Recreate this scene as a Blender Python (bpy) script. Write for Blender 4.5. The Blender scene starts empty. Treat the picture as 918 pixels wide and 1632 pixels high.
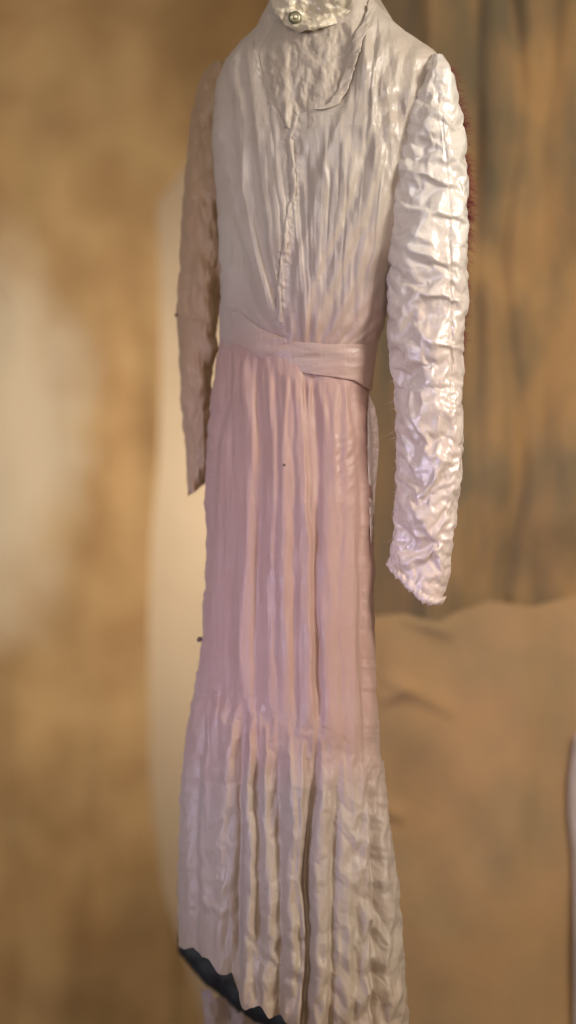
import bpy, math, random
import numpy as np
from mathutils import Vector
S = bpy.context.scene
COL = S.collection
rng = np.random.default_rng(7)
random.seed(7)

# ------------------------------------------------------------------ camera
D = 3.0            # metres from the lens to the middle of the dress
ZC = 1.05          # lens height
cam = bpy.data.cameras.new('camera'); camo = bpy.data.objects.new('camera', cam); COL.objects.link(camo)
camo.location = (0, -D, ZC); camo.rotation_euler = (math.radians(90), 0, 0)
cam.sensor_fit = 'VERTICAL'; cam.sensor_height = 36.0
cam.lens = 36.0 * D / 1.632
cam.clip_end = 60
cam.dof.use_dof = True; cam.dof.focus_distance = D - 0.13
cam.dof.aperture_fstop = cam.lens / 1000.0 / 0.052
S.camera = camo

# ------------------------------------------------------------------ world, lamps, exposure
w = bpy.data.worlds.new('World'); S.world = w; w.use_nodes = True
bg = w.node_tree.nodes['Background']; bg.inputs[0].default_value = (1.0, 0.80, 0.60, 1); bg.inputs[1].default_value = 0.20
S.view_settings.view_transform = 'Standard'; S.view_settings.look = 'None'
S.view_settings.exposure = 0.0; S.view_settings.gamma = 1.0; S.view_settings.use_curve_mapping = False

def lamp(name, loc, target, size, power, color, size_y=None, spread=180):
    l = bpy.data.lights.new(name, 'AREA'); o = bpy.data.objects.new(name, l); COL.objects.link(o)
    l.size = size
    if size_y: l.shape = 'RECTANGLE'; l.size_y = size_y
    l.energy = power; l.color = color; l.spread = math.radians(spread)
    o.location = loc
    o.rotation_euler = (Vector(target) - Vector(loc)).to_track_quat('-Z', 'Y').to_euler()
    return o
lamp('window_light', (1.85, -1.9, 2.35), (0.2, 0, 1.35), 0.45, 84, (1.0, 0.95, 0.87), 0.9)
lamp('room_fill', (-0.3, -3.2, 2.5), (0.0, 0, 0.7), 1.2, 18.5, (1.0, 0.86, 0.70))  # added warm fill from the front that lifts the whole dress
lamp('lilac_glow', (-2.3, -1.3, 0.6), (-0.16, 0, 0.78), 0.5, 2.1, (0.60, 0.60, 1.0), 0.5, 36)
lamp('rose_glow', (0.75, -3.0, 0.75), (0.02, 0, 0.95), 0.5, 0.8, (1.0, 0.68, 0.56), 0.5, 40)  # added low pink key for the skirt's right edge
lamp('left_fill', (-2.0, -2.1, 2.1), (-0.14, 0, 1.42), 0.6, 1.7, (0.80, 0.80, 1.0), 0.6, 45)  # added cool fill that brightens the left of the bodice
lamp('wall_fill', (0.62, 1.75, 1.25), (-0.32, 3.0, 1.15), 0.3, 11.5, (1.0, 0.86, 0.70), 0.8, 110)  # unseen light added behind the right curtain to brighten the wall strip
lamp('curtain_fill', (-2.7, 0.75, 1.6), (-0.75, 2.4, 1.25), 1.0, 22, (1.0, 0.86, 0.68), 1.4, 100)  # added outside the frame to light the left curtain evenly
lamp('corner_fill', (0.95, -0.3, 2.7), (0.75, 1.2, 0.9), 0.7, 5, (1.0, 0.80, 0.58), 0.7, 75)  # added overhead fill for the brown cloths at right

# ------------------------------------------------------------------ helpers
def P3(px, py, Y):
    """point of the place seen at photo position px, py when it stands at depth Y"""
    k = (D + Y) / D
    return np.stack([(px - 459) / 1000 * k, np.broadcast_to(Y, np.shape(px)) * 1.0, ZC + (816 - py) / 1000 * k], -1)

def ip(y, pts):
    a = np.array(pts, float); return np.interp(y, a[:, 0], a[:, 1])

def smooth(e0, e1, x):
    t = np.clip((x - e0) / (e1 - e0), 0, 1); return t * t * (3 - 2 * t)

def vnoise(x, y, seed=0):
    xi = np.floor(x).astype(np.int64); yi = np.floor(y).astype(np.int64)
    fx = x - xi; fy = y - yi
    fx = fx * fx * fx * (fx * (fx * 6 - 15) + 10); fy = fy * fy * fy * (fy * (fy * 6 - 15) + 10)
    def h(a, b):
        n = (a * 374761393 + b * 668265263 + seed * 974634777) & 0xffffffff
        n = ((n ^ (n >> 13)) * 1274126177) & 0xffffffff
        return ((n ^ (n >> 16)) & 0xffff) / 65535.0 * 2 - 1
    return (h(xi, yi) * (1 - fx) + h(xi + 1, yi) * fx) * (1 - fy) + (h(xi, yi + 1) * (1 - fx) + h(xi + 1, yi + 1) * fx) * fy

def fbm(x, y, seed=0, o=4):
    s = 0; a = 1
    for k in range(o):
        s = s + a * vnoise(x, y, seed + k * 17); x = x * 2.03 + 5.1; y = y * 2.03 + 1.7; a *= 0.5
    return s

def crumple(x, y, seed=0, n=1.0):
    """sharp creased relief, like crushed silk: flat facets meeting in straight ridges"""
    r = np.random.default_rng(seed + 100); s = 0
    wx = x + 0.18 * fbm(x * .5, y * .5, seed + 3, 2); wy = y + 0.18 * fbm(x * .5, y * .5, seed + 9, 2)
    for k in range(8):
        th = math.pi * (k + r.uniform(-.3, .3)) / 8 * 3; lam = r.uniform(.9, 3.2) * (1 if k < 5 else .5)
        t = (wx * math.cos(th) + wy * math.sin(th)) / lam + r.uniform(0, 1) + .35 * vnoise(wx / 3.1, wy / 3.1, seed + k * 5)
        tri = np.abs((t % 1.0) - .5) * 4 - 1
        s = s + tri * lam * .34 * (.35 + .65 * np.clip(vnoise(wx / 2.3, wy / 2.3, seed + 40 + k) * 1.5 + .5, 0, 1))
    return s * n

def vf(x, y, pts, w, a, wr=None, fade=40):
    """a fold running down through pts = [(y, x), ...]; w/wr are its left and right half widths"""
    p = np.array(pts, float); xc = np.interp(y, p[:, 0], p[:, 1]); d = x - xc
    wr = w if wr is None else wr
    g = np.where(d < 0, np.exp(-(d / w) ** 2), np.exp(-(d / wr) ** 2))
    return a * g * smooth(p[0, 0] - fade, p[0, 0] + fade, y) * (1 - smooth(p[-1, 0] - fade, p[-1, 0] + fade, y))

def seg(x, y, p, q, w, a):
    """a crease along a straight line, sharp on its lower side, fading at both ends"""
    p = np.array(p, float); q = np.array(q, float); d = q - p; L = np.hypot(*d); d /= L
    t = (x - p[0]) * d[0] + (y - p[1]) * d[1]; n = -(x - p[0]) * d[1] + (y - p[1]) * d[0]
    e = np.clip(t / L, 0, 1); fade = np.sin(np.pi * np.clip(e, 0.02, .98)) ** .6
    return a * fade * np.where(n < 0, np.exp(-(n / (w * 2.2)) ** 2), np.exp(-(n / w) ** 2)) * (t > 0) * (t < L)

def mesh_grid(name, V, mat, parent=None, wrap=False, smooth_=True):
    """V has shape (rows, columns, 3)"""
    r, c = V.shape[:2]
    idx = np.arange(r * c).reshape(r, c)
    if wrap: idx = np.concatenate([idx, idx[:, :1]], 1)
    q = np.stack([idx[:-1, :-1], idx[1:, :-1], idx[1:, 1:], idx[:-1, 1:]], -1).reshape(-1, 4)
    me = bpy.data.meshes.new(name)
    me.vertices.add(r * c); me.vertices.foreach_set('co', V.reshape(-1).astype(np.float32))
    me.loops.add(q.size); me.loops.foreach_set('vertex_index', q.reshape(-1).astype(np.int32))
    me.polygons.add(len(q)); me.polygons.foreach_set('loop_start', np.arange(0, q.size, 4, dtype=np.int32))
    me.update(calc_edges=True); me.validate()
    if smooth_: me.polygons.foreach_set('use_smooth', np.ones(len(me.polygons), bool))
    me.materials.append(mat)
    o = bpy.data.objects.new(name, me); COL.objects.link(o)
    if parent: o.parent = parent
    return o

def thick(V, t):
    """a closed sheet: front grid, back grid t behind, joined round the rim (as one wrapped grid)"""
    B = V.copy(); B[..., 1] += t
    return np.concatenate([V, B[:, ::-1]], 1)

def tubes(name, strands, mat, parent=None, sides=3):
    vs = []; fs = []
    for pts, rad in strands:
        pts = np.array(pts, float); n = len(pts); b = len(vs)
        for i, p in enumerate(pts):
            t = pts[min(i + 1, n - 1)] - pts[max(i - 1, 0)]; t /= (np.linalg.norm(t) + 1e-9)
            u = np.cross(t, (0.3, 0.9, 0.2)); u /= np.linalg.norm(u) + 1e-9; v_ = np.cross(t, u)
            r_ = rad * (1 - 0.85 * i / (n - 1))
            for k in range(sides):
                a = 2 * math.pi * k / sides; vs.append(p + r_ * (math.cos(a) * u + math.sin(a) * v_))
        for i in range(n - 1):
            for k in range(sides):
                k2 = (k + 1) % sides
                fs.append((b + i * sides + k, b + i * sides + k2, b + (i + 1) * sides + k2, b + (i + 1) * sides + k))
    me = bpy.data.meshes.new(name); me.from_pydata([tuple(v) for v in vs], [], fs); me.update()
    me.polygons.foreach_set('use_smooth', np.ones(len(me.polygons), bool)); me.materials.append(mat)
    o = bpy.data.objects.new(name, me); COL.objects.link(o)
    if parent: o.parent = parent
    return o

# ------------------------------------------------------------------ materials
def newmat(name):
    m = bpy.data.materials.new(name); m.use_nodes = True; nt = m.node_tree
    return m, nt, nt.nodes['Principled BSDF']
def N(nt, t, **kw):
    n = nt.nodes.new(t)
    for k, v in kw.items(): setattr(n, k, v)
    return n

def silk(name, stops, rough=.46, sheen=0.25, trans=0.16, wr=.5, spec=0.5, scale=(1, 1, 1), metal=0, crepe=1.0):
    """stops: (world z, colour) pairs: how the old cloth has toned from top to bottom"""
    m, nt, b = newmat(name); L = nt.links
    tc = N(nt, 'ShaderNodeTexCoord'); sx = N(nt, 'ShaderNodeSeparateXYZ'); L.new(tc.outputs['Object'], sx.inputs[0])
    nz = N(nt, 'ShaderNodeTexNoise'); nz.inputs['Scale'].default_value = 5; nz.inputs['Detail'].default_value = 4
    L.new(tc.outputs['Object'], nz.inputs['Vector'])
    mp = N(nt, 'ShaderNodeMapRange'); z0, z1 = stops[0][0], stops[-1][0]
    ad = N(nt, 'ShaderNodeMath', operation='MULTIPLY_ADD'); L.new(nz.outputs['Fac'], ad.inputs[0]); ad.inputs[1].default_value = 0.42
    L.new(sx.outputs['Z'], ad.inputs[2])
    mp.inputs['From Min'].default_value = z0 + .21; mp.inputs['From Max'].default_value = z1 + .21
    L.new(ad.outputs[0], mp.inputs['Value'])
    cr = N(nt, 'ShaderNodeValToRGB'); e = cr.color_ramp.elements
    while len(e) < len(stops): e.new(0.5)
    for i, (z, c) in enumerate(stops):
        e[i].position = (z - z0) / (z1 - z0); e[i].color = (*c, 1)
    L.new(mp.outputs[0], cr.inputs[0])
    # blotches of age
    n2 = N(nt, 'ShaderNodeTexNoise'); n2.inputs['Scale'].default_value = 14; n2.inputs['Detail'].default_value = 6; n2.inputs['Roughness'].default_value = .65
    L.new(tc.outputs['Object'], n2.inputs['Vector'])
    r2 = N(nt, 'ShaderNodeMapRange'); r2.inputs['From Min'].default_value = .35; r2.inputs['From Max'].default_value = .75
    r2.inputs['To Min'].default_value = 0; r2.inputs['To Max'].default_value = .35; L.new(n2.outputs['Fac'], r2.inputs['Value'])
    mx = N(nt, 'ShaderNodeMix', data_type='RGBA', blend_type='MULTIPLY'); L.new(r2.outputs[0], mx.inputs[0])
    L.new(cr.outputs[0], mx.inputs[6]); mx.inputs[7].default_value = (.80, .70, .58, 1)
    L.new(mx.outputs[2], b.inputs['Base Color'])
    rr = N(nt, 'ShaderNodeMapRange'); rr.inputs['From Min'].default_value = .35; rr.inputs['From Max'].default_value = .65
    rr.inputs['To Min'].default_value = rough - .08; rr.inputs['To Max'].default_value = rough + .16
    n4 = N(nt, 'ShaderNodeTexNoise'); n4.inputs['Scale'].default_value = 22; n4.inputs['Detail'].default_value = 5; L.new(tc.outputs['Object'], n4.inputs['Vector'])
    L.new(n4.outputs['Fac'], rr.inputs['Value']); L.new(rr.outputs[0], b.inputs['Roughness'])
    b.inputs['Sheen Weight'].default_value = sheen; b.inputs['Sheen Roughness'].default_value = .4
    b.inputs['Specular IOR Level'].default_value = spec; b.inputs['Metallic'].default_value = metal
    # weave and small crinkles
    mpn = N(nt, 'ShaderNodeMapping'); mpn.inputs['Scale'].default_value = scale; L.new(tc.outputs['Object'], mpn.inputs[0])
    v = N(nt, 'ShaderNodeTexNoise', noise_type='RIDGED_MULTIFRACTAL'); v.inputs['Scale'].default_value = 26; v.inputs['Detail'].default_value = 4
    L.new(mpn.outputs[0], v.inputs['Vector'])
    v3 = N(nt, 'ShaderNodeTexNoise'); v3.inputs['Scale'].default_value = 420; v3.inputs['Detail'].default_value = 2
    L.new(tc.outputs['Object'], v3.inputs['Vector'])
    b1 = N(nt, 'ShaderNodeBump'); b1.inputs['Strength'].default_value = 0.25 * wr; b1.inputs['Distance'].default_value = .004
    L.new(v.outputs['Fac'], b1.inputs['Height'])
    b2 = N(nt, 'ShaderNodeBump'); b2.inputs['Strength'].default_value = 0.45; b2.inputs['Distance'].default_value = .0012
    L.new(v3.outputs['Fac'], b2.inputs['Height']); 
    mc = N(nt, 'ShaderNodeMapping'); mc.inputs['Scale'].default_value = (1, 1, .22); L.new(tc.outputs['Object'], mc.inputs[0])
    vc = N(nt, 'ShaderNodeTexNoise'); vc.inputs['Scale'].default_value = 95; vc.inputs['Detail'].default_value = 4; vc.inputs['Distortion'].default_value = .6
    L.new(mc.outputs[0], vc.inputs['Vector'])
    b3 = N(nt, 'ShaderNodeBump'); b3.inputs['Strength'].default_value = .45 * crepe; b3.inputs['Distance'].default_value = .003
    L.new(vc.outputs['Fac'], b3.inputs['Height']); L.new(b1.outputs[0], b3.inputs['Normal']); L.new(b3.outputs[0], b2.inputs['Normal']); L.new(b2.outputs[0], b.inputs['Normal'])
    if trans:
        tr = N(nt, 'ShaderNodeBsdfTranslucent'); L.new(mx.outputs[2], tr.inputs[0]); L.new(b2.outputs[0], tr.inputs['Normal'])
        ms = N(nt, 'ShaderNodeMixShader'); ms.inputs[0].default_value = trans
        L.new(b.outputs[0], ms.inputs[1]); L.new(tr.outputs[0], ms.inputs[2])
        L.new(ms.outputs[0], nt.nodes['Material Output'].inputs['Surface'])
    return m

def zz(py): return ZC + (816 - py) / 1000
IV = (.56, .485, .405); RO = (.45, .285, .24); TAN = (.41, .31, .225); BR = (.45, .31, .18)
M_bod = silk('bodice_silk', [(zz(640), RO), (zz(520), (.44, .345, .29)), (zz(380), IV), (zz(0), IV)], rough=.41, sheen=.08, spec=.6)
M_skirt = silk('skirt_silk', [(zz(1650), TAN), (zz(1480), (.43, .35, .275)), (zz(1280), (.43, .345, .285)), (zz(1100), RO), (zz(600), RO)], rough=.47, sheen=.08, spec=.5, scale=(1, 1, .35))
M_sleeve = silk('sleeve_satin', [(zz(980), (.66, .535, .48)), (zz(600), (.66, .56, .495)), (zz(380), (.72, .665, .60)), (zz(0), (.72, .665, .60))], metal=.10, crepe=.25, rough=.25, sheen=.1, trans=.08, spec=.7, wr=.5)
M_sheer = silk('thin_shade_toned_silk', [(zz(1300), BR), (zz(700), (.46, .30, .19)), (zz(100), BR)], rough=.5, trans=.22)  # the far sleeve's shade is put into this brown
M_front = silk('front_silk', [(zz(640), RO), (zz(520), (.46, .355, .305)), (zz(380), (.50, .43, .36)), (zz(0), (.54, .475, .40))], rough=.36, sheen=.05, spec=.7, metal=.0, crepe=.8)
M_yoke = silk('net_yoke', [(zz(300), (.47, .40, .33)), (zz(0), (.48, .41, .33))], rough=.42, trans=.1, wr=.6)
M_facing = silk('collar_satin', [(zz(100), (.62, .55, .42)), (zz(0), (.62, .55, .42))], rough=.2, sheen=0, trans=0, spec=.8)
M_white = silk('white_facing_satin', [(zz(1300), (.70, .58, .55)), (zz(600), (.76, .68, .66))], rough=.28, sheen=.1, trans=.05, spec=.7)

def plain(name, c, rough=.7, c2=None, sc=6, metal=0, bump=.0, bsc=40, detail=5, lo=.35, hi=.65, stretch=(1, 1, 1), sheen=0):
    m, nt, b = newmat(name); L = nt.links
    b.inputs['Roughness'].default_value = rough; b.inputs['Metallic'].default_value = metal; b.inputs['Sheen Weight'].default_value = sheen
    tc = N(nt, 'ShaderNodeTexCoord'); mp = N(nt, 'ShaderNodeMapping'); mp.inputs['Scale'].default_value = stretch; L.new(tc.outputs['Object'], mp.inputs[0])
    n = N(nt, 'ShaderNodeTexNoise'); n.inputs['Scale'].default_value = sc; n.inputs['Detail'].default_value = detail; L.new(mp.outputs[0], n.inputs['Vector'])
    cr = N(nt, 'ShaderNodeValToRGB'); e = cr.color_ramp.elements
    e[0].position = lo; e[0].color = (*c, 1); e[1].position = hi; e[1].color = (*(c2 or c), 1)
    L.new(n.outputs['Fac'], cr.inputs[0]); L.new(cr.outputs[0], b.inputs['Base Color'])
    if bump:
        n2 = N(nt, 'ShaderNodeTexNoise'); n2.inputs['Scale'].default_value = bsc; L.new(tc.outputs['Object'], n2.inputs['Vector'])
        bp = N(nt, 'ShaderNodeBump'); bp.inputs['Strength'].default_value = bump; bp.inputs['Distance'].default_value = .01
        L.new(n2.outputs['Fac'], bp.inputs['Height']); L.new(bp.outputs[0], b.inputs['Normal'])
    return m
M_wall = plain('cream_wall_paint', (.60, .49, .35), .9, (.64, .53, .39), 3, bump=.15, bsc=90)
M_tan = plain('tan_curtain_cloth', (.24, .14, .055), .9, (.32, .205, .09), 5, bump=.2, bsc=60, sheen=.2)
# the curtain's pale patch: soft edged, mixed into the cloth colour
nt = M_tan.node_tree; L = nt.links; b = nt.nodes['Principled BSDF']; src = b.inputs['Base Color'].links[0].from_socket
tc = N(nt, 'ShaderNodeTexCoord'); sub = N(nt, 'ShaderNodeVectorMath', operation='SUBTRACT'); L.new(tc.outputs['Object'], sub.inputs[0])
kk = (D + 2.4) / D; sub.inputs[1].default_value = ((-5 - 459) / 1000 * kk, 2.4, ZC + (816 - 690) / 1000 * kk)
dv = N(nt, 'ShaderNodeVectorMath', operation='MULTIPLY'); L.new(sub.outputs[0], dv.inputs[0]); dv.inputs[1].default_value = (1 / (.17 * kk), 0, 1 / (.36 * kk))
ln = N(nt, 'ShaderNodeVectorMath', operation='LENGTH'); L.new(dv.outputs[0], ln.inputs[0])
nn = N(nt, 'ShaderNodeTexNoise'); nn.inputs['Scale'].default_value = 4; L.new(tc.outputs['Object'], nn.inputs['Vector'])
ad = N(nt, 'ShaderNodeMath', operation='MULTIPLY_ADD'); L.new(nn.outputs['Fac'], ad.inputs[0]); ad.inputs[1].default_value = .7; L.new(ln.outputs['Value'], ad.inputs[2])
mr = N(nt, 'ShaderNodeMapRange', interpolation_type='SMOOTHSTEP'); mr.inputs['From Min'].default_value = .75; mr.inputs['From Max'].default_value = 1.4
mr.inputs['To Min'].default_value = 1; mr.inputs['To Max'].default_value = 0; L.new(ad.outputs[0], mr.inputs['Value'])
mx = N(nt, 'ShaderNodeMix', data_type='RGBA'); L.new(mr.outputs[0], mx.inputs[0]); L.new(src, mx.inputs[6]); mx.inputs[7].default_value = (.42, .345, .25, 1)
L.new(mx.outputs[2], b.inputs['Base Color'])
M_brown = plain('brown_mottled_cloth', (.11, .08, .04), .9, (.25, .145, .055), 8, bump=.15, bsc=50, stretch=(1, 1, .5), sheen=.2)
M_lower = plain('light_brown_cloth', (.24, .155, .07), .9, (.33, .19, .08), 5, bump=.2, bsc=60, sheen=.2)
M_navy = plain('navy_cloth', (.004, .004, .010), .8, (.006, .010, .014), 20, bump=.3)
M_pale = plain('pale_lilac_cloth', (.30, .24, .235), .85, (.36, .29, .25), 12, bump=.2)
M_red = plain('red_fluff', (.13, .014, .02), .9, (.19, .03, .035), 40)
M_thread = plain('thread', (.55, .42, .36), .7)
M_burr = plain('brown_knot', (.12, .07, .06), .9)
M_snap = plain('dull_metal', (.22, .21, .14), .35, metal=.8)
M_stud = plain('bright_metal', (.8, .72, .55), .25, metal=.8)

def empty(name, loc, label, cat):
    o = bpy.data.objects.new(name, None); COL.objects.link(o); o.location = loc
    o['label'] = label; o['category'] = cat; return o

# ------------------------------------------------------------------ setting
def sheet(name, x0, x1, y0, y1, Y, mat, nx=120, ny=120, disp=None, left=None, right=None, top=None, bot=None, t=.006):
    u, v = np.meshgrid(np.linspace(0, 1, nx), np.linspace(0, 1, ny))
    py = y0 + (y1 - y0) * v
    xl = ip(py, left) if left else np.full_like(py, x0); xr = ip(py, right) if right else np.full_like(py, x1)
    px = xl + (xr - xl) * u
    if bot: py = np.where(1 > 0, y0 + (ip(px, bot) - y0) * v, py)
    if top: py = ip(px, top) + (y1 - ip(px, top)) * v
    d = disp(px, py) if disp else 0 * px
    V = P3(px, py, Y) ; V[..., 1] += d
    return mesh_grid(name, thick(V, t), mat, wrap=True)
wall = sheet('wall', -600, 1500, -500, 2400, 3.0, M_wall, 20, 20, t=.1); wall['kind'] = 'structure'

# tan curtain at the left: broad above, gathered to one tail, spreading again below
def dtan(x, y):
    return .012 * np.sin(x / 22 + 1.5 * fbm(x / 90, y / 300, 2, 2)) * smooth(200, 500, y) + .04 * fbm(x / 150, y / 300, 5, 2)
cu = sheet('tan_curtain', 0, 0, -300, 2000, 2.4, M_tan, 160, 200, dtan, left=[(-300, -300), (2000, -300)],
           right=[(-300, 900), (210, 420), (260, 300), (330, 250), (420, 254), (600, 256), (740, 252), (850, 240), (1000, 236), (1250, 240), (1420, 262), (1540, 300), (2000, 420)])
cu['label'] = 'blurred tan curtain with a soft-edged pale patch, hanging left of the dress'; cu['category'] = 'curtain'

def dbr(x, y):
    return .016 * np.sin(x / 26 + 2.2 * fbm(x / 160, y / 420, 12, 2)) + .02 * fbm(x / 70, y / 160, 21, 2) + .30 * (1 - smooth(570, 690, x)) * 2.6 + .03 * np.exp(-((x - 815 - 14 * np.sin(y / 90)) / 16) ** 2) + .02 * np.exp(-((x - 760) / 14) ** 2)
br = sheet('mottled_curtain', 0, 1300, -300, 1100, 1.15, M_brown, 200, 200, dbr, left=[(-300, 560), (1100, 560)], right=[(-300, 1400), (1100, 1400)])
br['label'] = 'dark brown mottled curtain behind the sleeve at right'; br['category'] = 'curtain'

def dlow(x, y):
    z = .012 * np.sin(x / 45 + 2 * fbm(x / 200, y / 400, 42, 2)) * (1 - smooth(830, 890, x)) + .015 * fbm(x / 110, y / 190, 51, 2) * (1 - smooth(830, 890, x))
    for p, q in (((600, 1075), (730, 1140)), ((600, 1290), (650, 1310)), ((600, 1120), (660, 1095)), ((640, 985), (730, 1015))):
        z = z - seg(x, y, p, q, 9, .010)
    return z
lo = sheet('light_brown_cloth', 0, 1300, 965, 2100, .95, M_lower, 160, 200, dlow, top=[(560, 985), (640, 978), (700, 992), (730, 975), (780, 958), (850, 966), (918, 950), (1300, 900)], left=[(965, 540), (1300, 560), (2100, 560)], right=[(965, 1400), (2100, 1400)])
lo['label'] = 'lighter brown draped cloth at lower right behind the skirt hem'; lo['category'] = 'cloth'

pe = sheet('pale_garment', 905, 990, 1170, 1960, .93, M_pale, 20, 80, lambda x, y: .004 * np.sin(x / 15 + y / 60),
           left=[(1170, 918), (1240, 908), (1300, 908), (1360, 915), (1960, 917)], right=[(1170, 945), (1960, 945)], t=.01)
pe['label'] = 'pale lilac cloth just entering at the lower right edge'; pe['category'] = 'cloth'

# ------------------------------------------------------------------ the dress
dress = empty('dress', (0, 0, ZC - .816), 'long sleeved vintage ivory and dusty pink silk dress hanging in front of the brown curtains', 'dress')
def yaw(px): return -(px - 500) * 0.00045      # its left side stands farther from the lens
off = -Vector(dress.location)

def place(o): o.location = off; return o

def tube(name, left, right, top, bot, depth, hfun, mat, nf=140, nb=60, ny=400, Y0=0.0, back=0.8, close=True, jit=1.0, raw=False):
    """closed garment tube: silhouette from left/right curves, relief hfun(px,py) in mm on the front, gentle folds behind"""
    a = np.concatenate([np.linspace(-math.pi / 2, math.pi / 2, nf), np.linspace(math.pi / 2, 1.5 * math.pi, nb + 2)[1:-1]])
    v = np.linspace(0, 1, ny)
    A, Vv = np.meshgrid(a, v)
    s = np.sin(A); c = np.cos(A)
    # rows follow top(s)..bot(s), evaluated by photo x
    py = None
    ym = 0.5 * (top(0.0) + bot(0.0)) if False else None
    py = top(s) + (bot(s) - top(s)) * Vv
    xl = ip(py, left); xr = ip(py, right); xc = (xl + xr) / 2; hw = (xr - xl) / 2
    px = xc + hw * s
    px = px + np.sign(s) * np.abs(s) ** 6 * jit * 1.5 * fbm(py / 17 + 40 * (s > 0), py * 0, 66, 3)
    dp = depth(py) * np.sign(c) * np.abs(c) ** (1 / 1.0)
    front = c >= -1e-6
    dp = np.where(front, dp, dp * back)
    # where the rim of a front ellipse starts, fade relief in
    rim = smooth(0.0, .35, np.abs(c))
    h = np.where(front, hfun(px, py), 4 * fbm(px / 25, py / 160, 77, 2)) / 1000
    Yc = Y0 + yaw(px)
    Yf = Yc - np.where(front, dp, 0)
    W = P3(px, py, Yf)
    W[..., 1] = Yc - dp
    nx_ = s * .9; ny_ = c
    W[..., 0] += np.where(front, nx_ * h * rim * .5, 0)
    W[..., 1] -= ny_ * h * np.where(front, np.maximum(rim, .25), .6)
    if raw: return W, px, py, A
    return place(mesh_grid(name, W, mat, dress, wrap=True))

# ---- silhouettes (photo y, photo x)
TL = [(-60, 436), (0, 428), (40, 410), (70, 380), (95, 358), (130, 345), (220, 337), (340, 346), (450, 352), (520, 350), (600, 346), (660, 340)]
TR = [(-60, 575), (0, 592), (20, 612), (50, 648), (78, 690), (95, 706), (140, 716), (260, 700), (360, 665), (450, 628), (520, 614), (548, 603), (590, 596), (630, 590), (660, 590)]
tdep = lambda y: ip(y, [(-60, .06), (0, .065), (80, .085), (200, .105), (400, .10), (560, .085), (660, .085)])

def waist_top(px): return ip(px, [(340, 488), (385, 500), (415, 524), (470, 544), (520, 548), (600, 549)])
def waist_bot(px): return ip(px, [(340, 536), (370, 546), (395, 558), (430, 578), (480, 594), (530, 600), (565, 606), (600, 628)])

FR = [ # right-hand front: folds fanning from the waist to the shoulder: pts, wl, wr, amp
 ([(70, 585), (110, 575), (180, 548), (300, 508), (430, 478), (545, 466)], 9, 20, 6),
 ([(60, 602), (110, 598), (200, 590), (330, 545), (450, 500), (548, 482)], 18, 8, 8),
 ([(100, 632), (230, 618), (350, 575), (470, 522), (548, 502)], 20, 9, 9),
 ([(110, 655), (240, 640), (350, 602), (450, 562), (548, 528)], 16, 9, 7),
 ([(390, 612), (450, 604), (548, 565)], 14, 8, 4),
 ([(220, 520), (260, 518), (300, 522)], 5, 4, 4)]
FL = [
 ([(90, 352), (200, 350), (330, 372), (430, 402), (520, 428)], 9, 9, 5),
 ([(60, 386), (110, 378), (200, 392), (300, 388), (400, 405), (500, 440)], 14, 7, 8),
 ([(60, 400), (200, 412), (330, 425), (430, 440), (530, 455)], 8, 14, 6),
 ([(220, 440), (330, 450), (430, 452)], 20, 14, 5)]
FANS = []
for i in range(32):
    f_ = (i + random.uniform(-.3, .3)) / 31
    xb = 425 + 160 * f_; xt = 372 + 262 * f_ + random.uniform(-8, 8); xm = xb + (xt - xb) * random.uniform(.42, .6)
    y0_ = random.uniform(70, 260) if 430 > xt or xt > 560 else random.uniform(210, 300)
    x0_ = xb + (xt - xb) * min(1, (545 - y0_) / 440)
    FANS.append(([(y0_, x0_), ((y0_ + 545) / 2, (x0_ + xb) / 2 + random.uniform(-5, 5)), (random.uniform(420, 546), xb)], *random.choice([(random.uniform(5, 10), random.uniform(1.6, 3)), (random.uniform(1.6, 3), random.uniform(5, 10))]), random.uniform(1.2, 2.8)))
def bodice_relief(x, y):
    h = 5.0 * fbm(x / 32, y / 90, 3, 3)
    for p, wl, wr, a in FR + FL: h = h + 1.3 * vf(x + 4 * fbm(x / 60, y / 110, 91, 2), y, p, wl, a, wr, 30)
    for p, wl, wr, a in FANS: h = h + vf(x + 3 * fbm(x / 40, y / 70, 96, 2), y, p, wl, a, wr, 25)
    # fine gathers running into the waist and down from the shoulder seam
    h = h + 2.2 * np.sin((x - 480) / (2.6 + np.clip(548 - y, 0, 200) / 28) + fbm(x / 30, y / 60, 8, 2)) * smooth(430, 520, y) * (1 - .85 * smooth(0, 18, y - waist_top(x) + 16))
    sh = smooth(560, 600, x) * (1 - smooth(170, 330, y))
    h = h + sh * 8.5 * crumple(x / 22, y / 48, 15)
    h = h + 1.2 * crumple(x / 30, y / 75, 25)
    # side of the body below the armhole: soft puffs
    h = h + vf(x, y, [(400, 600), (470, 592), (540, 575)], 12, 4, 7)
    return h * .68

tube('bodice', TL, TR, lambda s: 0 * s - 60, lambda s: 0 * s + 566 - 12 * (s < -.4), tdep, bodice_relief, M_bod, 240, 60, 480)

def front(px, py, lift, name, mat, t=.0015, nrows=None):
    """a sheet laid on the bodice front, lift (m) proud of it"""
    xl = ip(py, TL); xr = ip(py, TR); xc = (xl + xr) / 2; hw = (xr - xl) / 2
    s = np.clip((px - xc) / hw, -1, 1); c = np.sqrt(1 - s * s)
    dp = tdep(py) * c; Yc = yaw(px); W = P3(px, py, Yc - dp); W[..., 1] = Yc - dp
    rim = smooth(0, .35, c)
    h = bodice_relief(px, py) / 1000 * np.maximum(rim, .25) * c
    W[..., 1] -= h + lift
    return W

# ---- yoke with its stand-up neck
def ruled(left, right, y0, y1, nx, ny):
    u, v = np.meshgrid(np.linspace(0, 1, nx), np.linspace(0, 1, ny)); py = y0 + (y1 - y0) * v
    xl = ip(py, left); xr = ip(py, right); return xl + (xr - xl) * u, py, u, v

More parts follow.
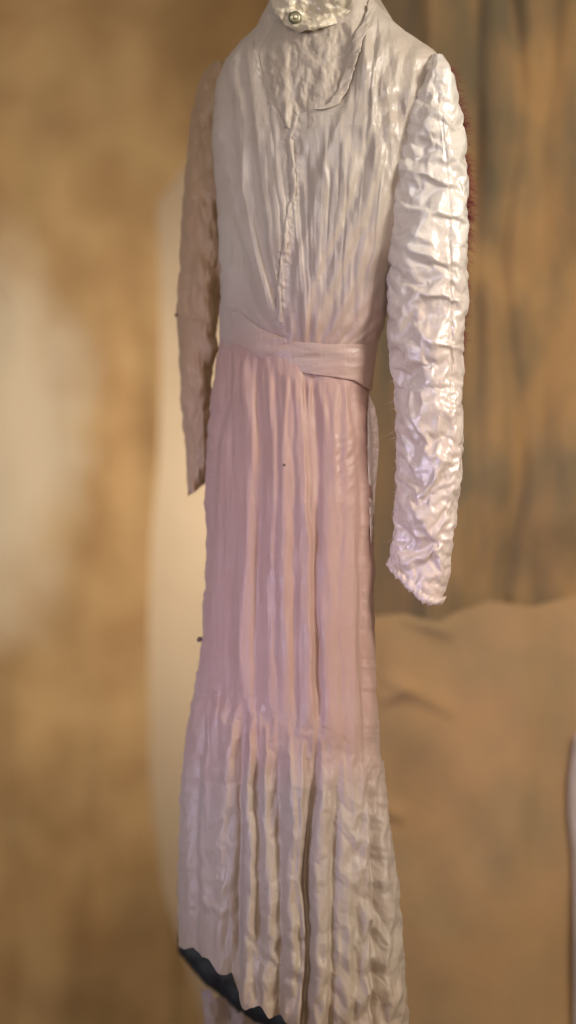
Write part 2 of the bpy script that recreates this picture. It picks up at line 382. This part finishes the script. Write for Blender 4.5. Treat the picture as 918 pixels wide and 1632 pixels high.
# right and left front panels, edges standing over the yoke
def trim_wave(px, py, u, a=1.0): return a * (.0008 * np.sin(py / 3.9 + 2 * np.sin(py / 11)) + .0016 * fbm(px / 6, py / 6, 33, 2))
px, py, u, v = ruled([(-10, 590), (30, 582), (60, 568), (100, 556), (140, 543), (165, 528), (176, 500), (184, 470), (230, 463), (300, 470), (380, 455), (470, 445), (540, 452)],
                     [(-10, 600), (40, 630), (80, 668), (120, 664), (220, 640), (330, 612), (430, 605), (520, 600), (540, 600)], -10, 552, 150, 330)
lip = np.exp(-(u / .06) ** 2)
W = front(px, py, .002 + .001 * lip + lip * trim_wave(px, py, u), 'x', None)
place(mesh_grid('front_panel', thick(W, .0012), M_front, dress, wrap=True))
px, py, u, v = ruled([(60, 392), (120, 384), (200, 385), (300, 372), (400, 370), (480, 372), (520, 378)],
                     [(60, 402), (100, 410), (160, 428), (192, 452), (240, 458), (320, 462), (400, 448), (480, 438), (520, 440)], 60, 520, 90, 300)
lip = np.exp(-((1 - u) / .08) ** 2)
py = py
W = front(px, py, .0012 + .0004 * lip + lip * trim_wave(px, py + 40, u, .7), 'x', None)
fp = place(mesh_grid('front_panel', thick(W, .0012), M_bod, dress, wrap=True))

px, py, u, v = ruled([(20, 440), (50, 425), (80, 412), (140, 425), (205, 455)], [(20, 575), (60, 566), (100, 554), (150, 540), (205, 500)], 22, 205, 90, 130)
py = py + 25 * (1 - ((u - .45) / .55) ** 2) * (1 - v)
W = front(px, py, .0012, 'x', None)
W[..., 1] -= (.003 * np.maximum(0, np.sin((px - 430) / 9 + fbm(px / 30, py / 60, 4, 2))) + .002 * fbm(px / 12, py / 25, 61, 3) + .0008 * crumple(px / 10, py / 14, 71)) * smooth(0, .08, u) * (1 - smooth(.92, 1, u))
place(mesh_grid('yoke', thick(W, .001), M_yoke, dress, wrap=True))

# little gathered frill along the right edge of the yoke
tr = []
uu = np.linspace(0, 1, 190); py1 = 8 + 168 * uu; px1 = ip(py1, [(8, 590), (30, 582), (60, 568), (100, 556), (140, 543), (165, 528), (176, 500)])
rows = []
for k in range(9):
    f = k / 8
    off_ = 16 * f - 3
    wv = (.0032 * fbm(uu * 19 + .15 * k, uu * 0 + k * .1, 7, 3) + .0008 * np.sin(uu * 97 + 3 * np.sin(uu * 23))) * (f * (1 - f) * 4) ** .5
    Wk = front(px1 + off_ + 2 * fbm(uu * 14, uu * 0 + k * .12, 12, 2), py1 + 1.5 * np.sin(uu * 47), .0065, 'x', None)
    Wk[:, 1] -= wv * .5 + .001 * math.sin(math.pi * f); rows.append(Wk)
W = np.stack(rows, 1)
place(mesh_grid('neck_frill', thick(W, .001), M_bod, dress, wrap=True))

# placket: narrow turned edge down the centre front
uu = np.linspace(0, 1, 260); py1 = 184 + 330 * uu; px1 = ip(py1, [(184, 470), (230, 463), (300, 468), (380, 454), (470, 444), (520, 446)])
rows = []
for k in range(7):
    f = k / 6; Wk = front(px1 - 3 + 8 * f + 1.2 * fbm(py1 / 60, py1 * 0, 5, 2), py1, .0032, 'x', None)
    Wk[:, 1] -= .0012 * math.sin(math.pi * f) + .0012 * fbm(py1 / 10, py1 * 0 + k * .2, 6, 2); rows.append(Wk)
place(mesh_grid('placket', thick(np.stack(rows, 1), .001), M_bod, dress, wrap=True))

# shoulder seam piping running down the right shoulder
uu = np.linspace(0, 1, 80)
rows = []

# ---- collar facing: shiny crumpled lining seen inside the neck
px, py, u, v = ruled([(-70, 440), (0, 431), (25, 438), (45, 456), (56, 478)], [(-70, 570), (0, 563), (20, 556), (40, 536), (56, 500)], -70, 56, 70, 70)
Yc = yaw(px) - .066
Wf = P3(px, py, Yc)
cr_ = crumple(px / 26, py / 20, 91)
Wf[..., 1] -= .012 * np.sin(np.pi * u) - .006 * cr_ + .003 * fbm(px / 8, py / 8, 14, 2)
Wf[..., 1] += .018 * (1 - v) * np.exp(-((u - .5) / .4) ** 2) - .01
place(mesh_grid('collar_facing', thick(Wf, .002), M_facing, dress, wrap=True))
# rim of the neck opening, a rolled edge
uu = np.linspace(0, 1, 60)
rx = 433 + 128 * uu; ry = 2 + 52 * np.sqrt(np.clip(1 - ((uu - .45) / .55) ** 2, 0, 1))
# a metal snap on the facing
def disc(name, cx, cy, Y, r, depth_, mat, parent, hole=0):
    prof = [(hole * r, .0), (hole * r, depth_ * .8), ((hole + .2) * r if hole else .4 * r, depth_), (.8 * r, depth_ * .8), (r, 0)]
    n = 28; rows = []
    for rr, zz_ in prof:
        a = np.linspace(0, 2 * math.pi, n, endpoint=False)
        p = P3(np.full(n, float(cx)), np.full(n, float(cy)), Y); p[:, 0] += rr * np.cos(a); p[:, 2] += rr * np.sin(a); p[:, 1] -= zz_
        rows.append(p)
    return place(mesh_grid(name, np.stack(rows), mat, parent, wrap=True))
ysn = yaw(470) - .066 - .020
sn = disc('snap_fastener', 470, 28, ysn, .0105, .004, M_snap, dress, .3)
st = disc('snap_stud', 471, 27, ysn - .002, .0036, .004, M_stud, dress); 
st.parent = sn; st.location = (0, 0, 0)

# ---- skirt
SL = [(480, 350), (540, 350), (620, 338), (700, 329), (800, 325), (850, 330), (930, 326), (1000, 322), (1060, 318), (1130, 305), (1200, 293), (1280, 288), (1350, 286), (1420, 284), (1500, 288), (1560, 290), (1700, 292)]
SR = [(480, 610), (548, 602), (600, 592), (628, 588), (700, 594), (780, 594), (900, 597), (1000, 598), (1080, 600), (1150, 604), (1200, 607), (1260, 613), (1330, 621), (1400, 632), (1450, 636), (1520, 642), (1590, 647), (1700, 650)]
sdep = lambda y: ip(y, [(480, .085), (600, .09), (800, .11), (1100, .115), (1300, .13), (1600, .15)])
def seam_y(px): return ip(px, [(290, 1068), (330, 1072), (380, 1095), (440, 1122), (505, 1150), (560, 1185), (600, 1212), (640, 1220)])
def s2px(s, l, r): return (l + r) / 2 + (r - l) / 2 * s
SF = [
 ([(560, 378), (640, 372), (700, 352), (850, 343), (960, 334), (1120, 322)], 5, 26, 7),
 ([(600, 396), (700, 398), (850, 392), (1100, 384)], 16, 6, 5),
 ([(600, 424), (720, 430), (900, 432), (1130, 428)], 10, 8, 5),
 ([(600, 452), (700, 450), (900, 450), (1150, 452)], 14, 10, 6),
 ([(600, 476), (700, 486), (900, 492), (1150, 492)], 16, 4, 8),
 ([(620, 518), (760, 530), (900, 524), (1190, 520)], 10, 22, 8),
 ([(640, 555), (760, 558), (900, 560), (1200, 566)], 20, 5, 7),
 ([(650, 580), (900, 584), (1220, 588)], 8, 10, 5)]
SC = [([(620, 505), (760, 508), (900, 503), (1000, 504), (1160, 509)], 4, -9), ([(600, 415), (750, 416), (900, 412), (1100, 404)], 4, -5), ([(700, 571), (1200, 578)], 4, -6),
      ([(640, 440), (1100, 440)], 3, -3), ([(620, 466), (800, 468), (1130, 470)], 3, -4), ([(560, 362), (660, 356), (700, 345), (830, 340), (1000, 328)], 4, -4), ([(620, 540), (1180, 542)], 3, -3)]
def skirt_relief(x, y):
    h = 4 * fbm(x / 28, y / 330, 6, 3)
    for p, wl, wr, a in SF: h = h + 1.0 * vf(x + 5 * fbm(x / 60, y / 80, 93, 2), y, p, wl * 1.2, a, wr * 1.4, 50)
    for p, w_, a in SC: h = h + .75 * vf(x + 3 * fbm(x / 50, y / 60, 92, 2), y, p, w_ * 1.5, a, w_ * 1.5, 60)
    wb = waist_bot(x)
    g = np.exp(-np.clip(y - wb, 0, 999) / 75)
    h = h + g * smooth(4, 34, y - wb) * (3.2 * np.sin(x / 3.1 + 2.2 * fbm(x / 18, y / 120, 16, 2)) - 1)
    # crinkled patch of bare satin at the hip
    pz = np.exp(-((x - 545) / 24) ** 2 - ((y - 740) / 75) ** 2)
    h = h + pz * 1.8 * crumple(x / 20 + y / 60, y / 16 + x / 30, 44)
    h = h + .7 * crumple(x / 30, y / 95, 48)
    ed = smooth(575, 592, x); h = h + ed * 2.0 * crumple(x / 14, y / 26, 49)
    return h
sk_top = lambda s: waist_bot(s2px(s, 345, 598)) - 14
sk_bot = lambda s: seam_y(s2px(s, 322, 602)) + 6
tube('skirt', SL, SR, sk_top, sk_bot, sdep, skirt_relief, M_skirt, 260, 70, 480, Y0=0)

# ---- flounce
hem = [(280, 1496), (300, 1508), (312, 1512), (322, 1530), (340, 1534), (356, 1548), (370, 1552), (376, 1588), (392, 1600), (405, 1606), (418, 1596), (428, 1618), (448, 1622), (462, 1636), (500, 1650), (660, 1690)]
def hem_y(px): return ip(px, hem)
FF = [ # the big folds of the flounce
 ([(1090, 318), (1250, 303), (1500, 304)], 12, 10, 8),
 ([(1090, 348), (1250, 330), (1400, 325), (1540, 328)], 10, 9, 9),
 ([(1110, 375), (1220, 365), (1330, 355), (1480, 352), (1560, 352)], 16, 7, 13),
 ([(1120, 402), (1250, 396), (1400, 402), (1450, 398), (1620, 395)], 13, 9, 12),
 ([(1140, 428), (1300, 420), (1450, 432), (1630, 425)], 10, 8, 8),
 ([(1150, 462), (1250, 468), (1400, 462), (1520, 468), (1650, 462)], 13, 8, 10),
 ([(1170, 484), (1280, 479), (1400, 477), (1500, 487), (1660, 475)], 5, 3, 9),
 ([(1170, 528), (1300, 512), (1450, 506), (1700, 505)], 14, 18, 12),
 ([(1200, 555), (1350, 548), (1500, 545), (1700, 540)], 14, 12, 9),
 ([(1205, 572), (1300, 582), (1450, 586), (1700, 578)], 16, 5, 13),
 ([(1215, 598), (1300, 610), (1450, 618), (1700, 626)], 14, 12, 12)]
FC = [([(1130, 508), (1250, 498), (1350, 491), (1500, 489), (1690, 488)], 4, -14), ([(1220, 588), (1350, 592), (1480, 596), (1700, 596)], 5, -13), ([(1110, 392), (1250, 388), (1400, 381), (1500, 380), (1600, 378)], 5, -12),
      ([(1130, 412), (1300, 410), (1500, 414)], 4, -8), ([(1200, 532), (1400, 527), (1700, 526)], 4, -8), ([(1150, 444), (1500, 448), (1650, 446)], 4, -7), ([(1100, 338), (1300, 314), (1500, 315)], 4, -6)]
def flounce_relief(x, y):
    sy = seam_y(x); d = np.clip(y - sy, 0, 999)
    grow = smooth(0, 160, d)
    h = 5 * grow * fbm(x / 22, y / 210, 9, 3)
    for p, wl, wr, a in FF: h = h + 1.25 * vf(x + 2.5 * fbm(x / 50, y / 110, 94, 2), y, p, wl * 1.15, a, wr * 1.3, 30) * (.25 + .75 * grow)
    for p, w_, a in FC: h = h + 1.25 * vf(x + 3 * fbm(x / 50, y / 70, 95, 2), y, p, w_ * 1.4, a, w_ * 1.4, 30) * (.2 + .8 * grow)
    h = h + np.exp(-d / 90) * smooth(0, 14, d) * 3.6 * np.sin(x / 2.7 + 2.6 * fbm(x / 15, y / 150, 26, 2)) + 2 * smooth(0, 10, d) * np.exp(-d / 60)
    h = skirt_relief(x, y) + (h - skirt_relief(x, y)) * smooth(0, 70, d)
    # crushed satin towards the right and the hem
    cr = .45 + 1.9 * smooth(540, 590, x) * smooth(1200, 1300, y) + 1.0 * smooth(1430, 1560, y)
    h = h + cr * 2.0 * crumple(x / 15, y / 26, 29)
    # tuck above the hem
    ty = ip(x, [(290, 1436), (340, 1440), (375, 1455), (420, 1500), (450, 1530), (480, 1548), (560, 1560), (640, 1570)]) + 7 * fbm(x / 14, x * 0, 2, 2)
    h = h + 2.6 * (.6 + .6 * vnoise(x / 17, x * 0, 5)) * np.exp(-((y - ty) / 8) ** 2) * (1 - smooth(470, 520, x)) - 1.6 * np.exp(-((y - ty - 15) / 8) ** 2) * (1 - smooth(470, 520, x))
    h = h + 6 * np.exp(-((hem_y(x) - y) / 30) ** 2) * fbm(x / 13, y / 60, 37, 2)
    return h
FLe = [(y, x - 1.5) for y, x in SL]; FRi = [(y, x + 2.5) for y, x in SR]
fl_top = lambda s: seam_y(s2px(s, 318, 604))
def fl_bot(s):
    p = s2px(s, 289, 646); return hem_y(p) + 4 * np.sin(p / 7.5 + 2 * np.sin(p / 31)) + 6 * fbm(p / 19, p * 0, 19, 2)
fdep = lambda y: sdep(y) + .0006
FW, fx_, fy_, fA = tube('flounce', FLe, FRi, fl_top, fl_bot, fdep, flounce_relief, M_skirt, 190, 36, 150, raw=True)

# ---- waistband: a flat band lying over the join
a = np.concatenate([np.linspace(-math.pi / 2, math.pi / 2, 200), np.linspace(math.pi / 2, 1.5 * math.pi, 62)[1:-1]])
A, Vv = np.meshgrid(a, np.linspace(0, 1, 30)); s = np.sin(A); c = np.cos(A)
px = s2px(s, 349.5, 601.5 - 9 * Vv); tp = waist_top(px); bt = waist_bot(px); py = tp + (bt - tp) * Vv
front_ = c >= -1e-6
dp = .088 * c * np.where(front_, 1, .8) + np.where(front_, .0045, -.003) * np.minimum(1, np.abs(c) * 4)
h = (1.5 * fbm(px / 60, py / 16, 52, 3) + .8 * crumple(px / 50, py / 12, 53)) / 1000 + .0015 * (np.sin(np.pi * Vv) ** .4)
Yc = yaw(px); W = P3(px, py, Yc - np.where(front_, dp, 0)); W[..., 1] = Yc - dp - h * c
place(mesh_grid('waistband', W, M_bod, dress, wrap=True))

# ---- right sleeve (viewer's right), crushed satin: blown out by a small cloth simulation
RL = [(84, 690), (100, 680), (130, 668), (160, 655), (200, 643), (260, 631), (330, 624), (400, 621), (470, 619), (520, 618), (560, 622), (600, 628), (660, 632), (760, 632), (800, 629), (860, 629), (885, 622), (900, 618), (990, 616)]
RR = [(84, 704), (95, 712), (110, 718), (140, 726), (180, 735), (240, 742), (330, 745), (400, 746), (480, 745), (545, 739), (600, 736), (660, 735), (720, 738), (760, 735), (800, 728), (860, 722), (920, 713), (950, 708), (990, 706)]
rdep = lambda y: ip(y, [(84, .02), (110, .045), (200, .06), (400, .062), (600, .055), (800, .048), (960, .036)])
cuff = [(612, 888), (625, 905), (640, 921), (655, 935), (672, 954), (690, 962), (712, 958)]
def sleeve_relief(x, y):
    h = 2.2 * fbm(x / 26, y / 40, 63, 3)
    for p, q, w_, a_ in SCREASE: h = h + seg(x + 4 * fbm(x / 20, y / 20, 97, 2), y + 5 * fbm(x / 25, y / 25, 98, 2), p, q, w_, a_ * .95)
    up = 1 - smooth(560, 640, y)
    h = h + up * 1.15 * crumple(x / 32 + .3, y / 19 - x / 90, 65) + (1 - up) * 1.4 * crumple(x / 24 - y / 90, y / 36 + x / 60, 66)
    h = h - vf(x, y, [(150, 700), (300, 716), (500, 719), (640, 720)], 2.2, 3.0, 2.2, 30)
    h = h - 2.2 * np.exp(-((y - 619 + (x - 680) * .02) / 2.2) ** 2)
    return h
SCREASE = [((640, 268), (735, 296), 4, 5), ((650, 335), (742, 350), 4, 5), ((640, 395), (700, 412), 3, 4), ((655, 405), (744, 425), 4, 5), ((640, 455), (700, 478), 4, 5),
           ((665, 470), (744, 482), 4, 6), ((650, 520), (700, 552), 5, 6), ((675, 545), (742, 553), 4, 5), ((690, 130), (722, 200), 5, -5), ((680, 170), (690, 250), 6, 6),
           ((676, 178), (735, 200), 5, 6), ((660, 240), (735, 262), 4, 4), ((650, 365), (690, 388), 3, 4),
           ((645, 650), (672, 720), 4, 5), ((660, 655), (690, 735), 4, 5), ((650, 715), (668, 770), 3, 4), ((700, 630), (726, 700), 5, 6), ((690, 720), (725, 745), 4, 5),
           ((640, 760), (675, 800), 4, 5), ((672, 790), (700, 745), 4, 5), ((655, 785), (668, 830), 4, 5), ((662, 820), (690, 862), 4, 6), ((690, 862), (715, 820), 4, 4),
           ((690, 870), (705, 930), 4, 5), ((660, 895), (700, 875), 4, 5), ((640, 850), (680, 856), 3, 3)]
ry_bot = lambda s: ip(s2px(s, 616, 709), cuff)
NF, NB, NY = 72, 26, 210
W, sx_, sy_, sA = tube('sleeve', RL, RR, lambda s: 86 + 0 * s, ry_bot, rdep, sleeve_relief, M_sleeve, NF, NB, NY, Y0=-.035, back=.7, jit=.9, raw=True)

def crush(V, mat, name, pins, grow=.06, frames=24, seedn=3, bend=2.0):
    """let the cloth grow between its seams so that it buckles as pressed silk does"""
    o = mesh_grid(name, V, mat, None, wrap=True)
    g = o.vertex_groups.new(name='pin')
    pf = pins.reshape(-1)
    for lv in np.unique(np.round(pf, 1)):
        if lv > 0: g.add([int(i) for i in np.nonzero(np.round(pf, 1) == lv)[0]], float(lv), 'REPLACE')
    m = o.modifiers.new('cloth', 'CLOTH'); st_ = m.settings
    st_.quality = 6; st_.mass = .15; st_.tension_stiffness = 25; st_.compression_stiffness = 25; st_.shear_stiffness = 10; st_.bending_stiffness = bend
    st_.tension_damping = 8; st_.air_damping = 4
    st_.vertex_group_mass = 'pin'; st_.pin_stiffness = 1.5; st_.shrink_min = -grow
    st_.effector_weights.gravity = 0.05
    m.collision_settings.use_collision = False; m.collision_settings.use_self_collision = False
    m.point_cache.frame_start = 1; m.point_cache.frame_end = frames + 1
    for f in range(1, frames + 1): S.frame_set(f)
    dg = bpy.context.evaluated_depsgraph_get(); ev = o.evaluated_get(dg); me = ev.to_mesh()
    co = np.empty(len(me.vertices) * 3, np.float32); me.vertices.foreach_get('co', co); ev.to_mesh_clear()
    o.modifiers.clear(); old = o.data; bpy.data.objects.remove(o); bpy.data.meshes.remove(old)
    S.frame_set(1)
    return co.reshape(V.shape).astype(float)

import time; t0 = time.time()
pf_ = np.zeros(FW.shape[:2]); pf_[:3] = 1; pf_[:, 190:] = 1
pf_[(np.arange(FW.shape[0]) % 4 == 0)[:, None] & ((np.arange(FW.shape[1]) % 9 == 0) | (np.arange(FW.shape[1]) < 2))[None, :]] = .3
for p, w_, a_ in FC: pf_[(np.abs(fx_ - ip(fy_, p)) < 2) & (np.cos(fA) > 0)] = .6
FW = crush(FW, M_skirt, 'x', pf_, grow=.012, frames=12, bend=1.5)
fl = place(mesh_grid('flounce', FW, M_skirt, dress, wrap=True)); md = fl.modifiers.new('sub', 'SUBSURF'); md.levels = md.render_levels = 1
print('T flounce', time.time() - t0); t0 = time.time()
rowi = np.arange(NY)[:, None] * np.ones((1, W.shape[1]))
pin = np.zeros(W.shape[:2])
pin[:3] = 1; pin[-3:] = 1
back_ = np.cos(sA) < -.2
pin[back_] = np.maximum(pin[back_], .6)
seamx = ip(sy_, [(150, 700), (300, 716), (500, 719), (640, 720), (960, 705)])
pin[(np.abs(sx_ - seamx) < 1.6) & (~back_)] = .4
pin[(np.abs(sy_ - 619) < 2.3) & (~back_)] = .5
SIM = True
if SIM: 
    W = crush(W, M_sleeve, 'x', pin, grow=.07, frames=26)
print('T sleeve', time.time() - t0)
sl = place(mesh_grid('sleeve', W, M_sleeve, dress, wrap=True))
sl['label'] = 'glossy white crushed satin sleeve nearest the viewer'
md = sl.modifiers.new('sub', 'SUBSURF'); md.levels = md.render_levels = 1

# cuff: a rolled gathered edge along the slanted end
uu = np.linspace(0, 1, 150); cx = 618 + 90 * uu; cy = ip(cx, cuff) 
def roll(name, cx, cy, Yc, rad, mat, seed=1, nseg=12, lump=.5, sub=None):
    n = len(cx); a = np.linspace(0, 2 * math.pi, nseg, endpoint=False)
    C = P3(cx, cy, Yc); rows = []
    uu = np.linspace(0, 1, n)
    for i, ai in enumerate(a):
        r_ = rad * (1 + lump * fbm(np.arange(n) / 9 + seed * 9, np.full(n, math.cos(ai) * .8), seed, 2) + lump * .5 * fbm(np.arange(n) / 4.5, np.full(n, math.sin(ai) * .8), seed + 5, 2))
        p = C.copy(); p[:, 2] += r_ * math.cos(ai); p[:, 1] += r_ * math.sin(ai) ; p[:, 0] += r_ * .5 * math.cos(ai)
        rows.append(p)
    return place(mesh_grid(name, np.stack(rows, 1), mat, dress, wrap=True))
ss = (cx - 663) / 46; cyy = np.clip(1 - ss ** 2, 0, 1) ** .5
roll('cuff', cx, cy - 2, yaw(cx) - .035 - .034 * cyy, .0066, M_sleeve, 2, lump=.28)
# fraying down the inner seam of that sleeve
st_ = []
for i in range(46):
    y = random.uniform(600, 880) if i > 10 else random.uniform(650, 700)
    x = float(ip(y, RL)) + 2
    p = P3(np.array([x]), np.array([y]), float(yaw(x)) - .045)[0]
    L_ = random.uniform(.004, .012) if i > 6 else random.uniform(.012, .022)
    q = [p]; dx, dz = random.uniform(-1, -.2), random.uniform(-1, .6)
    for k in range(5):
        dx += random.uniform(-.5, .5); dz += random.uniform(-.7, .4)
        q.append(q[-1] + np.array([dx, random.uniform(-.3, .3), dz]) * L_ / 4)
    st_.append((q, .0006))
place(tubes('frayed_threads', st_, M_thread, dress))
# little looped fluff along the seam
st_ = []
y = np.linspace(600, 890, 120)
roll('seam_edge', ip(y, RL) + 2, y, yaw(ip(y, RL)) - .040, .0028, M_sleeve, 5, 8, .8)

# ---- left sleeve, in the shade behind the body
LL = [(96, 345), (104, 334), (116, 324), (140, 315), (180, 305), (290, 293), (350, 289), (450, 285), (500, 281), (560, 284), (680, 291), (720, 295), (760, 297), (800, 299)]
LR = [(96, 350), (104, 365), (116, 372), (180, 372), (340, 372), (440, 366), (480, 351), (508, 350), (520, 347), (535, 346), (556, 348), (590, 338), (640, 338), (700, 335), (755, 332), (775, 328), (800, 326)]
def lrel(x, y):
    h = 5 * fbm(x / 16, y / 60, 83, 3) + 4.0 * crumple(x / 24, y / 40, 84)
    for p, q, w_, a_ in (((318, 320), (340, 400), 4, 4), ((300, 500), (346, 520), 3, 4), ((306, 440), (345, 480), 4, 4), ((315, 160), (340, 330), 5, 5), ((285, 505), (320, 508), 3, 3)): h = h + seg(x, y, p, q, w_, a_)
    return h
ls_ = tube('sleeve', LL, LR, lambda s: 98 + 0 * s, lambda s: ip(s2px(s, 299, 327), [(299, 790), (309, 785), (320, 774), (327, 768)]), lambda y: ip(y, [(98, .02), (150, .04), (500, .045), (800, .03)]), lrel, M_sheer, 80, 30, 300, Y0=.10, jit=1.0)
ls_['label'] = 'tan shaded sleeve on the far side'
uu = np.linspace(0, 1, 40)
roll('cuff', 301 + 18 * uu, 785 - 13 * uu, yaw(310) + .082 + 0 * uu, .005, M_sheer, 8, lump=.7)
# the small white pleat ends at that shoulder
# ---- side opening: a strip of white satin facing at the right hip, tapering down the side
uu = np.linspace(0, 1, 300); y = 630 + 235 * uu
xo = ip(y, [(630, 590), (650, 598), (680, 603), (710, 604), (745, 602), (780, 598.5), (820, 596), (866, 592)])
xi = ip(y, [(630, 588), (660, 586), (740, 586), (790, 588), (866, 590)])
rows = []
for k in range(14):
    f = k / 13; x = xi + (xo - xi) * f
    sl_, sr_ = ip(y, SL), ip(y, SR); q_ = np.clip((x - (sl_ + sr_) / 2) / ((sr_ - sl_) / 2), -1, 1)
    Yk = yaw(x) - sdep(y) * np.sqrt(1 - q_ * q_) - .007
    p = P3(x, y, Yk); p[:, 1] -= .004 * np.sin(math.pi * f) + .0018 * crumple(x / 8, y / 13, 72)
    rows.append(p)
place(mesh_grid('side_facing', thick(np.stack(rows, 1), .002), M_white, dress, wrap=True))

# ---- back of the hem, seen below the left side of the flounce, beyond the dark cloth
px, py, u, v = ruled([(1575, 318), (1700, 330)], [(1575, 440), (1700, 460)], 1572, 1700, 60, 50)
px = ip(py, [(1560, 318), (1600, 324), (1640, 328), (1700, 330)]) + u * 120
W = P3(px, py + .65 * (px - 320) * (1 - v) + 5 * fbm(px / 9, py * 0, 3, 2) * (1 - v), .20); W[..., 1] += .008 * np.sin(px / 7) + .003 * crumple(px / 16, py / 22, 3)
place(mesh_grid('back_hem', thick(W, .002), M_pale, dress, wrap=True))

# knots and specks clinging to the cloth
def knot(x, y, Y, r, mat=M_burr):
    n = 10; rows = []
    for i in range(7):
        th = math.pi * (i + .02) / 6.04; a = np.linspace(0, 2 * math.pi, n, endpoint=False)
        p = P3(np.full(n, float(x)), np.full(n, float(y)), Y); rr = r * math.sin(th) * (1 + .3 * np.sin(3 * a + i))
        p[:, 0] += rr * np.cos(a); p[:, 1] += rr * np.sin(a) * .6; p[:, 2] += r * math.cos(th); rows.append(p)
    return place(mesh_grid('thread_knot', np.stack(rows), mat, dress, wrap=True))
knot(318, 1019, .075, .0045); knot(281, 502, .185, .003)
knot(453, 741, -.105, .0022)

# ------------------------------------------------------------------ things round the dress
# navy cloth slanting below the hem
uu = np.linspace(0, 1, 90)
cx = 284 + 206 * uu; top_ = ip(cx, [(270, 1478), (300, 1492), (500, 1500)]); bot_ = ip(cx, [(270, 1505), (290, 1528), (330, 1572), (380, 1612), (430, 1650), (490, 1690)])
rows = []
for k in range(30):
    f = k / 29; y = top_ + (bot_ - top_) * f
    p = P3(cx, y + 6 * fbm(cx / 30, cx * 0, 31, 2) * f, .42 + .0 * cx); p[:, 1] += -.02 * math.sin(math.pi * f) + .01 * fbm(cx / 25, y / 30, 8, 3); rows.append(p)
nv = mesh_grid('navy_cloth', thick(np.stack(rows, 1), .004), M_navy, None, wrap=True)
nv['label'] = 'dark navy cloth slanting behind the lower left hem of the dress'; nv['category'] = 'cloth'

# red fluffy boa behind the right sleeve
boa = empty('feather_boa', P3(np.array([735.]), np.array([350.]), .0)[0], 'fluffy red feather boa showing behind the right sleeve', 'boa')
y = np.linspace(105, 615, 120)
cxb = ip(y, [(60, 700), (120, 712), (200, 733), (300, 741), (450, 737), (625, 729)])
b_off = -Vector(boa.location)
n = len(y); a = np.linspace(0, 2 * math.pi, 10, endpoint=False); rows = []
C = P3(cxb, y, .03)
for ai in a:
    r_ = .0022 * (1 + .4 * fbm(y / 12, y * 0 + ai, 4, 2)); p = C.copy(); p[:, 0] += r_ * math.cos(ai); p[:, 1] += r_ * math.sin(ai); rows.append(p)
o = mesh_grid('core', np.stack(rows, 1), M_red, boa, wrap=True); o.location = b_off
strands = []
for i in range(1700):
    yy = random.uniform(105, 615)
    if random.random() > .35 + .65 * float(smooth(-.3, .5, vnoise(np.array([yy / 38.]), np.array([0.]), 4)[0])): continue
    x = float(np.interp(yy, y, cxb)); p = P3(np.array([x]), np.array([yy]), .03)[0]
    th = random.gauss(0, 1.3); ph = random.gauss(0, .7); L_ = random.uniform(.012, .026) * (1 if 90 < yy < 600 else .6) * (1 if yy < 420 else .75)
    d = np.array([math.cos(th), math.sin(ph) * .5 + random.uniform(-.5, .5), math.sin(th) * .8 - .15]); q = [p]
    for k in range(3): q.append(q[-1] + d * L_ / 3); d = d + np.array([random.uniform(-.3, .3), 0, random.uniform(-.5, .2)])
    strands.append((q, .0007))
o = tubes('barbs', strands, M_red, boa); o.location = b_off; o['kind'] = 'stuff'
